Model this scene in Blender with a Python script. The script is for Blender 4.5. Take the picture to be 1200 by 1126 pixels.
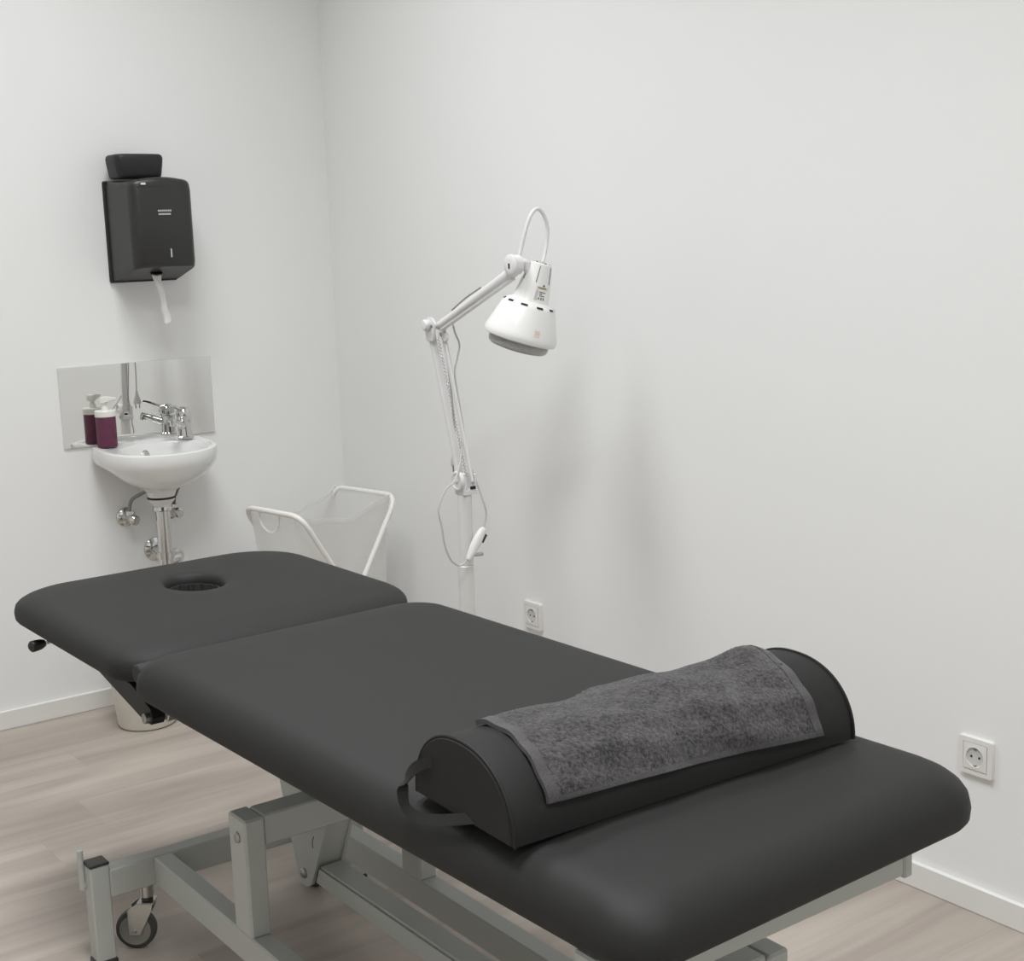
import bpy, bmesh, math, random
from mathutils import Vector, Matrix
random.seed(7)
D = bpy.data
SC = bpy.context.scene
for o in list(D.objects):
    D.objects.remove(o)
COL = SC.collection
PI = math.pi

# ------------------------------------------------------------------ camera
def camera():
    yaw, pitch, roll = .6306, .1718, -.0350
    f = Vector((math.sin(yaw)*math.cos(pitch), math.cos(yaw)*math.cos(pitch), -math.sin(pitch)))
    r = Vector((math.cos(yaw), -math.sin(yaw), 0)); u = r.cross(f)
    r2 = math.cos(roll)*r + math.sin(roll)*u
    u2 = -math.sin(roll)*r + math.cos(roll)*u
    cd = D.cameras.new('camera'); co = D.objects.new('camera', cd); COL.objects.link(co)
    m = Matrix((r2, u2, -f)).transposed().to_4x4()
    m.translation = Vector((-2.4003, -4.2791, 1.4345))
    co.matrix_world = m
    cd.sensor_fit = 'HORIZONTAL'; cd.sensor_width = 36.0
    cd.lens = 1661.55/1200*36.0
    cd.clip_start = .02; cd.clip_end = 60
    SC.camera = co
camera()

# ------------------------------------------------------------------ world, lights, exposure
w = D.worlds.new('world'); SC.world = w; w.use_nodes = True
w.node_tree.nodes['Background'].inputs[0].default_value = (.9, .95, 1, 1)
w.node_tree.nodes['Background'].inputs[1].default_value = .12
SC.view_settings.view_transform = 'Standard'
SC.view_settings.look = 'None'
SC.view_settings.exposure = 0.24
SC.view_settings.gamma = 1.0
SC.view_settings.use_curve_mapping = False
ROOM = dict(x0=-3.3, y0=-5.4, h=3.1)
PANELS = [(-1.20, -1.10, 16), (-1.55, -2.60, 21), (-1.70, -4.60, 19)]
LIGHT_COL = (.962, .985, 1.0)
for px, py, pw in PANELS:
    ld = D.lights.new('panel_lamp', 'AREA'); ld.shape = 'RECTANGLE'
    ld.size = .90; ld.size_y = .56; ld.energy = pw; ld.color = LIGHT_COL; ld.spread = math.radians(132)
    lo = D.objects.new('panel_lamp', ld); COL.objects.link(lo)
    lo.location = (px, py, ROOM['h']-.026)

# ------------------------------------------------------------------ materials
def base(name):
    m = D.materials.new(name); m.use_nodes = True
    nt = m.node_tree
    return m, nt, nt.nodes['Principled BSDF']
def lin(c):
    return tuple(((v/255)/12.92 if v <= 10 else ((v/255+.055)/1.055)**2.4) for v in c)
def mat(name, col, rough=.5, metal=0., bump=0., scale=200., var=0., detail=3., coat=0., spec=.5, stretch=None, space='Object'):
    m, nt, b = base(name)
    b.inputs['Base Color'].default_value = (*col, 1)
    b.inputs['Roughness'].default_value = rough
    b.inputs['Metallic'].default_value = metal
    b.inputs['Specular IOR Level'].default_value = spec
    b.inputs['Coat Weight'].default_value = coat
    if bump or var:
        tc = nt.nodes.new('ShaderNodeTexCoord')
        n = nt.nodes.new('ShaderNodeTexNoise'); n.inputs['Scale'].default_value = scale; n.inputs['Detail'].default_value = detail
        src = tc.outputs[space]
        if stretch:
            mp = nt.nodes.new('ShaderNodeMapping'); mp.inputs['Scale'].default_value = stretch
            nt.links.new(src, mp.inputs['Vector']); src = mp.outputs[0]
        nt.links.new(src, n.inputs['Vector'])
        if bump:
            bp = nt.nodes.new('ShaderNodeBump'); bp.inputs['Strength'].default_value = bump; bp.inputs['Distance'].default_value = .002
            nt.links.new(n.outputs['Fac'], bp.inputs['Height']); nt.links.new(bp.outputs[0], b.inputs['Normal'])
        if var:
            r = nt.nodes.new('ShaderNodeMapRange'); r.inputs['To Min'].default_value = 1-var; r.inputs['To Max'].default_value = 1+var
            r.inputs['From Min'].default_value = .3; r.inputs['From Max'].default_value = .7
            nt.links.new(n.outputs['Fac'], r.inputs['Value'])
            mx = nt.nodes.new('ShaderNodeVectorMath'); mx.operation = 'SCALE'
            mx.inputs[0].default_value = col; nt.links.new(r.outputs[0], mx.inputs['Scale'])
            nt.links.new(mx.outputs[0], b.inputs['Base Color'])
    return m

M = {}
M['wall'] = mat('white_wall_paint', (.87, .87, .86), .65, bump=.06, scale=350, spec=.3)
M['ceiling'] = mat('ceiling_paint', (.82, .82, .80), .8)
M['skirting'] = mat('white_skirting_lacquer', (.80, .79, .765), .35, bump=.01, scale=60)
M['vinyl'] = mat('black_vinyl', (.0215, .0212, .0204), .60, bump=.10, scale=900, spec=.26)
M['vinyl_bolster'] = mat('black_vinyl_bolster', (.0185, .0182, .0178), .58, bump=.10, scale=900, spec=.22)
M['vinyl_dark'] = mat('dark_vinyl_lining', (.028, .028, .027), .6, bump=.15, scale=600, spec=.3)
M['frame'] = mat('grey_powder_coat', (.46, .475, .445), .42, bump=.05, scale=700, spec=.45)
M['black_plastic'] = mat('black_plastic', (.022, .021, .020), .4, bump=.04, scale=500)
M['black_steel'] = mat('black_steel', (.013, .013, .0125), .5, bump=.05, scale=300, spec=.3)
M['dispenser'] = mat('black_gloss_plastic', (.028, .028, .0275), .36, bump=.02, scale=80, spec=.45)
M['box_black'] = mat('black_satin_plastic', (.020, .020, .021), .5, bump=.05, scale=400, spec=.35)
M['chrome'] = mat('chrome', (.66, .66, .65), .08, 1., bump=.01, scale=40)
M['zinc'] = mat('zinc_plated_steel', (.50, .50, .47), .3, 1., bump=.06, scale=300)
M['bolt'] = mat('bolt_steel', (.36, .35, .33), .35, 1., bump=.1, scale=400)
M['ceramic'] = mat('white_ceramic', (.80, .80, .785), .12, coat=.4, bump=.005, scale=20)
M['white_plastic'] = mat('white_plastic', (.80, .79, .765), .35, bump=.01, scale=120)
M['socket_plastic'] = mat('socket_plastic', (.80, .785, .76), .3, bump=.01, scale=120)
M['socket_well'] = mat('socket_well_plastic', (.62, .61, .59), .4, bump=.01, scale=120)
M['lamp_white'] = mat('white_lamp_enamel', (.84, .835, .815), .3, bump=.01, scale=100)
M['arm_white'] = mat('white_arm_lacquer', (.78, .77, .765), .35, bump=.01, scale=100)
M['pole_white'] = mat('white_pole_lacquer', (.76, .75, .73), .3, bump=.01, scale=100)
M['cord_grey'] = mat('grey_white_cord', (.55, .545, .53), .5, bump=.02, scale=300)
M['spring'] = mat('spring_steel', (.42, .41, .41), .35, .8, bump=.05, scale=600)
M['dark_hole'] = mat('dark_opening', (.012, .012, .012), .8, bump=.02, scale=100)
M['bin'] = mat('cream_bin_plastic', (.74, .71, .645), .4, bump=.02, scale=90)
M['tube_white'] = mat('white_tube_lacquer', (.84, .82, .785), .35, bump=.01, scale=100)
M['burgundy'] = mat('burgundy_label', (.105, .018, .050), .42, var=.12, scale=40, bump=.02)
M['pump_white'] = mat('white_pump_plastic', (.84, .83, .78), .3, bump=.01, scale=100)
M['paper'] = mat('tissue_paper', (.88, .87, .85), .9, bump=.3, scale=150)
M['logo'] = mat('silver_print', (.55, .55, .53), .4, bump=.01, scale=100)
M['rubber'] = mat('dark_grey_rubber', (.055, .052, .048), .6, bump=.1, scale=300)
M['wheel'] = mat('grey_wheel_plastic', (.24, .235, .21), .45, bump=.05, scale=200)
M['gasket'] = mat('black_gasket', (.015, .014, .013), .5, bump=.05, scale=200)
M['hose'] = mat('braided_hose', (.30, .285, .26), .4, .7, bump=.5, scale=900)
M['brown_hose'] = mat('bronze_hose', (.20, .145, .105), .4, .6, bump=.4, scale=900)
M['label_cream'] = mat('cream_label_print', (.72, .68, .50), .5, bump=.01, scale=100)
M['label_grey'] = mat('grey_label_print', (.56, .56, .54), .5, bump=.01, scale=100)
M['ink'] = mat('grey_ink', (.16, .16, .16), .6, bump=.01, scale=100)
M['red_ink'] = mat('red_ink', (.80, .50, .45), .6, bump=.01, scale=100)
M['strap'] = mat('black_webbing', (.012, .0115, .011), .8, bump=.4, scale=700)
M['drawing_ink'] = mat('bare_weld_scuff', (.17, .175, .165), .5, bump=.6, scale=500)

def mirror_mat():
    m, nt, b = base('mirror_silver')
    b.inputs['Base Color'].default_value = (.80, .80, .785, 1); b.inputs['Metallic'].default_value = 1
    b.inputs['Roughness'].default_value = .015
    return m
M['mirror'] = mirror_mat()
M['mirror_edge'] = mat('polished_glass_edge', (.72, .75, .72), .25, bump=.01, scale=100)

def frosted():
    m, nt, b = base('frosted_bulb_glass')
    b.inputs['Base Color'].default_value = (.46, .45, .44, 1); b.inputs['Roughness'].default_value = .35
    tc = nt.nodes.new('ShaderNodeTexCoord'); v = nt.nodes.new('ShaderNodeTexVoronoi'); v.inputs['Scale'].default_value = 220
    bp = nt.nodes.new('ShaderNodeBump'); bp.inputs['Strength'].default_value = .6; bp.inputs['Distance'].default_value = .003
    nt.links.new(tc.outputs['Object'], v.inputs['Vector']); nt.links.new(v.outputs['Distance'], bp.inputs['Height'])
    nt.links.new(bp.outputs[0], b.inputs['Normal'])
    return m
M['bulb'] = frosted()

def bag_mat():
    m, nt, b = base('white_bag_fabric')
    b.inputs['Base Color'].default_value = (.92, .915, .90, 1); b.inputs['Roughness'].default_value = .9
    out = nt.nodes['Material Output']
    tr = nt.nodes.new('ShaderNodeBsdfTranslucent'); tr.inputs[0].default_value = (.92, .915, .90, 1)
    tp = nt.nodes.new('ShaderNodeBsdfTransparent')
    m1 = nt.nodes.new('ShaderNodeMixShader'); m1.inputs[0].default_value = .5
    m2 = nt.nodes.new('ShaderNodeMixShader'); m2.inputs[0].default_value = .52
    tc = nt.nodes.new('ShaderNodeTexCoord'); n = nt.nodes.new('ShaderNodeTexNoise'); n.inputs['Scale'].default_value = 9
    bp = nt.nodes.new('ShaderNodeBump'); bp.inputs['Strength'].default_value = .25; bp.inputs['Distance'].default_value = .02
    nt.links.new(tc.outputs['Object'], n.inputs['Vector']); nt.links.new(n.outputs['Fac'], bp.inputs['Height'])
    nt.links.new(bp.outputs[0], b.inputs['Normal'])
    nt.links.new(b.outputs[0], m1.inputs[1]); nt.links.new(tr.outputs[0], m1.inputs[2])
    nt.links.new(m1.outputs[0], m2.inputs[1]); nt.links.new(tp.outputs[0], m2.inputs[2])
    nt.links.new(m2.outputs[0], out.inputs['Surface'])
    return m
M['bag'] = bag_mat()

def floor_mat():
    m, nt, b = base('pale_oak_laminate')
    L = nt.links.new; N = nt.nodes.new
    geo = N('ShaderNodeNewGeometry'); oi = N('ShaderNodeObjectInfo')
    cmb = N('ShaderNodeCombineXYZ')
    k1 = N('ShaderNodeMath'); k1.operation = 'MULTIPLY'; k1.inputs[1].default_value = 37.0; L(oi.outputs['Random'], k1.inputs[0])
    L(k1.outputs[0], cmb.inputs['X']); L(k1.outputs[0], cmb.inputs['Z'])
    add = N('ShaderNodeVectorMath'); add.operation = 'ADD'; L(geo.outputs['Position'], add.inputs[0]); L(cmb.outputs[0], add.inputs[1])
    def noise(sc, detail, rough=.6, dist=0.):
        mp = N('ShaderNodeMapping'); mp.inputs['Scale'].default_value = sc; L(add.outputs[0], mp.inputs['Vector'])
        n = N('ShaderNodeTexNoise'); n.inputs['Scale'].default_value = 1; n.inputs['Detail'].default_value = detail
        n.inputs['Roughness'].default_value = rough; n.inputs['Distortion'].default_value = dist
        L(mp.outputs[0], n.inputs['Vector']); return n
    broad = noise((1.1, 11, 1), 2.5, .5, .6)
    fine = noise((5, 110, 5), 4, .65, .4)
    cr = N('ShaderNodeValToRGB'); e = cr.color_ramp.elements
    e[0].position = .30; e[0].color = (*lin((160, 149, 140)), 1)
    e[1].position = .72; e[1].color = (*lin((188, 178, 168)), 1)
    L(broad.outputs['Fac'], cr.inputs[0])
    mr = N('ShaderNodeMapRange'); mr.inputs['From Min'].default_value = .3; mr.inputs['From Max'].default_value = .7
    mr.inputs['To Min'].default_value = .955; mr.inputs['To Max'].default_value = 1.035; L(fine.outputs['Fac'], mr.inputs['Value'])
    tone = N('ShaderNodeMapRange'); tone.inputs['To Min'].default_value = .97; tone.inputs['To Max'].default_value = 1.03
    L(oi.outputs['Random'], tone.inputs['Value'])
    mm = N('ShaderNodeMath'); mm.operation = 'MULTIPLY'; L(mr.outputs[0], mm.inputs[0]); L(tone.outputs[0], mm.inputs[1])
    # knots
    mpk = N('ShaderNodeMapping'); mpk.inputs['Scale'].default_value = (1.6, 4.6, 1); L(add.outputs[0], mpk.inputs['Vector'])
    vk = N('ShaderNodeTexVoronoi'); vk.inputs['Scale'].default_value = 1.0; L(mpk.outputs[0], vk.inputs['Vector'])
    kr = N('ShaderNodeMapRange'); kr.inputs['From Min'].default_value = .03; kr.inputs['From Max'].default_value = .13
    kr.inputs['To Min'].default_value = .80; kr.inputs['To Max'].default_value = 1.0; L(vk.outputs['Distance'], kr.inputs['Value'])
    m3 = N('ShaderNodeMath'); m3.operation = 'MULTIPLY'; L(mm.outputs[0], m3.inputs[0]); L(kr.outputs[0], m3.inputs[1])
    sc = N('ShaderNodeVectorMath'); sc.operation = 'SCALE'; L(cr.outputs[0], sc.inputs[0]); L(m3.outputs[0], sc.inputs['Scale'])
    L(sc.outputs[0], b.inputs['Base Color'])
    b.inputs['Roughness'].default_value = .5; b.inputs['Specular IOR Level'].default_value = .35
    bp = N('ShaderNodeBump'); bp.inputs['Strength'].default_value = .08; bp.inputs['Distance'].default_value = .001
    L(fine.outputs['Fac'], bp.inputs['Height']); L(bp.outputs[0], b.inputs['Normal'])
    return m
M['floor'] = floor_mat()
M['subfloor'] = mat('subfloor_screed', lin((120, 108, 98)), .9, bump=.1, scale=80)

def towel_mat(name, hem=False):
    m, nt, b = base(name); L = nt.links.new; N = nt.nodes.new
    tc = N('ShaderNodeTexCoord')
    n1 = N('ShaderNodeTexNoise'); n1.inputs['Scale'].default_value = 190 if not hem else 420; n1.inputs['Detail'].default_value = 4; n1.inputs['Roughness'].default_value = .7
    n2 = N('ShaderNodeTexNoise'); n2.inputs['Scale'].default_value = 42; n2.inputs['Detail'].default_value = 3
    L(tc.outputs['Object'], n1.inputs['Vector']); L(tc.outputs['Object'], n2.inputs['Vector'])
    ad = N('ShaderNodeMath'); ad.operation = 'MULTIPLY_ADD'; ad.inputs[1].default_value = .35; L(n2.outputs['Fac'], ad.inputs[0]); L(n1.outputs['Fac'], ad.inputs[2])
    cr = N('ShaderNodeValToRGB'); e = cr.color_ramp.elements
    e[0].position = .50; e[1].position = .86
    if hem:
        e[0].color = (.060, .056, .057, 1); e[1].color = (.100, .094, .096, 1)
    else:
        e[0].color = (.020, .0185, .0192, 1); e[1].color = (.108, .100, .103, 1)
    L(ad.outputs[0], cr.inputs[0]); L(cr.outputs[0], b.inputs['Base Color'])
    b.inputs['Roughness'].default_value = 1; b.inputs['Specular IOR Level'].default_value = .1
    b.inputs['Sheen Weight'].default_value = .25; b.inputs['Sheen Roughness'].default_value = .5
    bp = N('ShaderNodeBump'); bp.inputs['Strength'].default_value = .9 if not hem else .4; bp.inputs['Distance'].default_value = .004
    L(ad.outputs[0], bp.inputs['Height']); L(bp.outputs[0], b.inputs['Normal'])
    return m
M['towel'] = towel_mat('grey_terry')
M['towel_hem'] = towel_mat('grey_woven_hem', True)

def diffuser_mat():
    m, nt, b = base('lit_panel_diffuser')
    b.inputs['Base Color'].default_value = (.9, .9, .9, 1)
    b.inputs['Emission Color'].default_value = (*LIGHT_COL, 1); b.inputs['Emission Strength'].default_value = 1.0
    return m
M['diffuser'] = diffuser_mat()

# ------------------------------------------------------------------ mesh helpers
def box(bm, x0, x1, y0, y1, z0, z1, bev=0., seg=1, mtx=None):
    vs = [bm.verts.new(p) for p in ((x0,y0,z0),(x1,y0,z0),(x1,y1,z0),(x0,y1,z0),(x0,y0,z1),(x1,y0,z1),(x1,y1,z1),(x0,y1,z1))]
    fs = [bm.faces.new([vs[i] for i in q]) for q in ((3,2,1,0),(4,5,6,7),(0,1,5,4),(1,2,6,5),(2,3,7,6),(3,0,4,7))]
    if mtx is not None:
        bmesh.ops.transform(bm, matrix=mtx, verts=vs)
    if bev:
        es = list({e for f in fs for e in f.edges})
        bmesh.ops.bevel(bm, geom=es, offset=bev, segments=seg, profile=.5, affect='EDGES')
def loft(bm, rings, cap0=True, cap1=True, closed=True):
    R = [[bm.verts.new(p) for p in r] for r in rings]
    n = len(R[0]); last = n if closed else n-1
    for a, b in zip(R[:-1], R[1:]):
        for i in range(last):
            j = (i+1) % n
            bm.faces.new((a[i], a[j], b[j], b[i]))
    if cap0: bm.faces.new(list(reversed(R[0])))
    if cap1: bm.faces.new(R[-1])
    return R
def frames(pts):
    P = [Vector(p) for p in pts]; n = len(P); T = []
    for i in range(n):
        a = P[max(i-1, 0)]; b = P[min(i+1, n-1)]; T.append((b-a).normalized())
    up = Vector((0,0,1)) if abs(T[0].z) < .9 else Vector((0,1,0))
    u = (up - T[0]*up.dot(T[0])).normalized(); U = [u]
    for i in range(1, n):
        u = U[-1] - T[i]*U[-1].dot(T[i]); U.append(u.normalized())
    return P, T, U
def tube(bm, pts, r, n=12, caps=True):
    P, T, U = frames(pts); rings = []
    for i, p in enumerate(P):
        v = T[i].cross(U[i]); rr = r[i] if isinstance(r, (list, tuple)) else r
        rings.append([p + rr*(math.cos(2*PI*k/n)*U[i] + math.sin(2*PI*k/n)*v) for k in range(n)])
    loft(bm, rings, caps, caps)
def smooth(pts, k=6):
    P = [Vector(p) for p in pts]; P = [2*P[0]-P[1]] + P + [2*P[-1]-P[-2]]; out = []
    for i in range(1, len(P)-2):
        a, b, c, d = P[i-1:i+3]
        for s in range(k):
            t = s/k
            out.append(.5*((2*b) + (c-a)*t + (2*a-5*b+4*c-d)*t*t + (3*b-a-3*c+d)*t**3))
    out.append(P[-2]); return out
def basis(o, z, x=None):
    z = Vector(z).normalized(); x = Vector(x) if x is not None else (Vector((1,0,0)) if abs(z.x) < .9 else Vector((0,1,0)))
    x = (x - z*x.dot(z)).normalized(); y = z.cross(x)
    m = Matrix((x, y, z)).transposed().to_4x4(); m.translation = Vector(o); return m
def lathe(bm, prof, mtx=Matrix(), n=32, cap0=True, cap1=True):
    rings = [[mtx @ Vector((r*math.cos(2*PI*k/n), r*math.sin(2*PI*k/n), z)) for k in range(n)] for r, z in prof]
    loft(bm, rings, cap0, cap1)
def cyl(bm, a, b, r, n=16, bev=0.):
    a = Vector(a); b = Vector(b); L = (b-a).length
    if bev: prof = [(r-bev, 0), (r, bev), (r, L-bev), (r-bev, L)]
    else: prof = [(r, 0), (r, L)]
    lathe(bm, prof, basis(a, b-a), n)
def prism(bm, poly, vec):
    vec = Vector(vec); loft(bm, [[Vector(p) for p in poly], [Vector(p)+vec for p in poly]])
def ribbon(bm, pts, wdir, width, thick):
    P, T, U = frames(pts); rings = []
    for i, p in enumerate(P):
        wd = Vector(wdir[i]) if isinstance(wdir, list) else Vector(wdir)
        wd = (wd - T[i]*wd.dot(T[i])).normalized(); nn = T[i].cross(wd)
        rings.append([p+wd*width/2+nn*thick/2, p-wd*width/2+nn*thick/2, p-wd*width/2-nn*thick/2, p+wd*width/2-nn*thick/2])
    loft(bm, rings)
def new(): return bmesh.new()

ROOTM = {}
def thing(name, label, cat, loc=(0,0,0), rotz=0., group=None):
    o = D.objects.new(name, None); COL.objects.link(o); o.empty_display_size = .1
    o.location = loc; o.rotation_euler = (0, 0, rotz)
    ROOTM[o.name] = Matrix.Translation(loc) @ Matrix.Rotation(rotz, 4, 'Z')
    o['label'] = label; o['category'] = cat
    if group: o['group'] = group
    return o
def obj(name, bm, m, parent=None, label=None, kind=None, sharp=35, origin=None, local=False):
    """verts are given in world space; parts are stored in their root's space"""
    bmesh.ops.recalc_face_normals(bm, faces=bm.faces[:])
    R = Matrix()
    if parent is not None:
        R = ROOTM[parent.name]
    elif origin is not None:
        R = Matrix.Translation(origin)
    if not local: bm.transform(R.inverted())
    me = D.meshes.new(name); bm.to_mesh(me); bm.free()
    for p in me.polygons: p.use_smooth = True
    me.set_sharp_from_angle(angle=math.radians(sharp))
    me.materials.append(M[m])
    o = D.objects.new(name, me); COL.objects.link(o)
    if parent is not None:
        o.parent = parent; ROOTM[o.name] = R
    elif origin is not None:
        o.location = origin; ROOTM[o.name] = R
    else:
        ROOTM[o.name] = R
    if label: o['label'] = label
    if kind: o['kind'] = kind
    return o
def tag(o, label, cat, group=None):
    o['label'] = label; o['category'] = cat
    if group: o['group'] = group
    return o

# ------------------------------------------------------------------ room shell
X0, Y0, H = ROOM['x0'], ROOM['y0'], ROOM['h']
def shell(name, b, m, kind='structure'):
    bm = new(); box(bm, *b); return obj(name, bm, m, kind=kind)
shell('wall_back', (X0-.1, .1, 0, .1, -.1, H), 'wall')
shell('wall_right', (0, .1, Y0-.1, 0, -.1, H), 'wall')
shell('wall_left', (X0-.1, X0, Y0-.1, 0, -.1, H), 'wall')
shell('wall_front', (X0, 0, Y0-.1, Y0, -.1, H), 'wall')
shell('ceiling', (X0-.1, .1, Y0-.1, .1, H, H+.1), 'ceiling')
floor = shell('floor', (X0, 0, Y0, 0, -.1, -.008), 'subfloor')
def skirting(name, b):
    bm = new(); box(bm, *b, bev=.0018); return obj(name, bm, 'skirting', kind='structure')
skirting('baseboard_back', (X0+.013, 0, -.012, 0, 0, .058))
skirting('baseboard_right', (-.012, 0, Y0+.013, -.0125, 0, .058))
skirting('baseboard_left', (X0, X0+.012, Y0+.013, -.0125, 0, .058))

# laminate planks, one object each
PW, PL = .195, 1.285
PM = {}
def plank_mesh(L, W):
    key = (round(L, 3), round(W, 3))
    if key not in PM:
        bm = new(); g = .00004; c = .00018
        lo = [(g,g),(L-g,g),(L-g,W-g),(g,W-g)]; hi = [(g+c,g+c),(L-g-c,g+c),(L-g-c,W-g-c),(g+c,W-g-c)]
        loft(bm, [[Vector((x,y,-.008)) for x,y in lo], [Vector((x,y,-c)) for x,y in lo], [Vector((x,y,0)) for x,y in hi]])
        bmesh.ops.recalc_face_normals(bm, faces=bm.faces[:])
        me = D.meshes.new('plank'); bm.to_mesh(me); bm.free(); me.materials.append(M['floor']); PM[key] = me
    return PM[key]
y = -.13; rows = [(-.13, 0)]
while y > Y0+1e-6:
    y2 = max(y-PW, Y0); rows.append((y2, y)); y = y2
for ya, yb in rows:
    x = X0; first = True; off = random.uniform(.25, 1.2)
    while x < -1e-4:
        x2 = min(x + (off if first else PL), 0.0); first = False
        if -x2 < .12: x2 = 0.0
        o = D.objects.new('plank', plank_mesh(x2-x, yb-ya)); COL.objects.link(o); o.location = (x, ya, 0); o.parent = floor
        x = x2

# ceiling panels (out of frame; they are the room's lamps)
for i, (px, py, pw) in enumerate(PANELS):
    t = thing('ceiling_light', ['long white ceiling light panel above the head of the couch', 'long white ceiling light panel above the foot of the couch', 'long white ceiling light panel behind the camera'][i], 'ceiling light', (px, py, H), 0, 'ceiling light panels')
    bm = new()
    for a in ((-.6,.6,-.3,-.285), (-.6,.6,.285,.3), (-.6,-.585,-.285,.285), (.585,.6,-.285,.285)):
        box(bm, px+a[0], px+a[1], py+a[2], py+a[3], H-.022, H)
    obj('frame', bm, 'white_plastic', t)
    bm = new(); box(bm, px-.584, px+.584, py-.284, py+.284, H-.016, H-.001)
    obj('diffuser', bm, 'diffuser', t)

# ------------------------------------------------------------------ treatment couch
couch = thing('treatment_couch', 'black padded treatment couch with a face hole on a grey steel lifting frame', 'treatment couch', (-1.17, -2.2, 0))
def about(c, a): return Matrix.Translation(c) @ Matrix.Rotation(a, 4, 'Z') @ Matrix.Translation(-c)
PM4 = about(Vector((-1.1675, -2.526, 0)), .027)
PMH = about(Vector((-1.169, -1.49, 0)), .012)
def rrect(x0, x1, y0, y1, radii, n=10):
    """counter-clockwise outline, radii for (x0y0, x1y0, x1y1, x0y1)"""
    out = []
    for (cx, cy, r, a0) in ((x0, y0, radii[0], PI), (x1, y0, radii[1], 1.5*PI), (x1, y1, radii[2], 0), (x0, y1, radii[3], .5*PI)):
        ox = cx + (r if cx == x0 else -r); oy = cy + (r if cy == y0 else -r)
        for k in range(n+1):
            a = a0 + .5*PI*k/n; out.append((ox + r*math.cos(a), oy + r*math.sin(a)))
    # subdivide the straight runs
    res = []
    for i, p in enumerate(out):
        q = out[(i+1) % len(out)]; res.append(p); d = math.dist(p, q); k = int(d/.06)
        for s in range(1, k): res.append((p[0]+(q[0]-p[0])*s/k, p[1]+(q[1]-p[1])*s/k))
    return res
def inset(x0, x1, y0, y1, rad, d, n=10):
    return rrect(x0+d, x1-d, y0+d, y1-d, [max(r-d, .012) for r in rad], n)
def pad_mesh(x0, x1, y0, y1, rad, z0, z1, hole=None, fil=.060, mt=PM4):
    bm = new(); prof = [(.03, z0-.001), (.004, z0), (.0, z0+.006), (-.001, z0+.018)]
    for k in range(7):
        a = .5*PI*k/6; prof.append((fil*(1-math.cos(a)), (z1-.006-(z1-.006-z0-.026)) + (z1-.006-z0-.026)*math.sin(a)))
    prof.append((fil+.03, z1-.003)); prof.append((fil+.07, z1-.001))
    ref = rrect(x0, x1, y0, y1, rad)
    def ring(d, z):
        # keep the vertex count: move each outline point along its inward normal
        n = len(ref); out = []
        for i in range(n):
            a = Vector(ref[i-1]); b = Vector(ref[(i+1) % n]); t = (b-a).normalized(); nn = Vector((-t.y, t.x))
            p = Vector(ref[i]) + nn*d; out.append(p)
        return [Vector((p.x, p.y, z)) for p in out]
    def scaled(d, z):
        cx, cy = (x0+x1)/2, (y0+y1)/2; sx = 1-2*d/(x1-x0); sy = 1-2*d/(y1-y0)
        return [Vector((cx+(p[0]-cx)*sx, cy+(p[1]-cy)*sy, z)) for p in ref]
    rings = [scaled(d, z) for d, z in prof]
    if hole:
        hx, hy, rx, ry = hole; last = rings[-1]; hr = []
        for p in last:
            a = math.atan2((p.y-hy)/ry, (p.x-hx)/rx); hr.append(a)
        tgt = lambda s, z: [Vector((hx+rx*s*math.cos(a), hy+ry*s*math.sin(a), z)) for a in hr]
        for t in (.3, .6, .85):
            q = tgt(1.32, z1); rings.append([a.lerp(b, t) for a, b in zip(last, q)])
        rings += [tgt(1.25, z1), tgt(1.14, z1-.002), tgt(1.05, z1-.007), tgt(1.0, z1-.016), tgt(.99, z1-.03)]
        R = loft(bm, rings, False, False)
        # wall of the hole joins the underside
        under = [Vector((hx+rx*math.cos(a), hy+ry*math.sin(a), z0-.001)) for a in hr]
        uv = [bm.verts.new(p) for p in under]; n = len(uv)
        for i in range(n):
            j = (i+1) % n
            bm.faces.new((R[-1][i], R[-1][j], uv[j], uv[i])); bm.faces.new((uv[i], uv[j], R[0][j], R[0][i]))
    else:
        last = rings[-1]; c = Vector(((x0+x1)/2, (y0+y1)/2, z1))
        for t in (.4, .8): rings.append([a.lerp(c, t) + Vector((0,0,z1-a.z))*.0 for a in last])
        loft(bm, rings)
    bm.transform(mt)
    return bm
PX0, PX1, PZ0, PZ1 = -1.497, -.838, .637, .715
HZ0, HZ1 = .641, .704
hp = obj('head_cushion', pad_mesh(-1.516, -.822, -1.836, -1.119, (.084, .17, .147, .125), HZ0, HZ1, (-1.172, -1.395, .060, .078), mt=PMH), 'vinyl', couch)
# pleated lining of the face hole
bm = new(); rings = []
for z, s in ((HZ1-.022, .985), (HZ1-.040, .93), (HZ0-.004, .90)):
    r = []
    for k in range(96):
        a = 2*PI*k/96; q = s*(1 + .045*math.sin(a*17))
        r.append(Vector((-1.172+.060*q*math.cos(a), -1.395+.078*q*math.sin(a), z)))
    rings.append(r)
inner = [[Vector(((p.x+1.172)*.93-1.172, (p.y+1.395)*.93-1.395, p.z)) for p in r] for r in rings]
loft(bm, rings + inner[::-1] + [rings[0]], False, False); bm.transform(PMH)
obj('face_hole_lining', bm, 'vinyl_dark', hp, label='dark pleated lining of the face hole')
obj('main_cushion', pad_mesh(PX0, PX1, -3.205, -1.852, (.06, .085, .078, .055), PZ0, PZ1), 'vinyl', couch)
# vinyl flap roll between the two cushions
bm = new(); cyl(bm, (-1.478, -1.848, .668), (-.87, -1.844, .668), .018, 16, .003); bm.transform(PM4)
obj('joint_roll', bm, 'vinyl_dark', couch)
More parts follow.
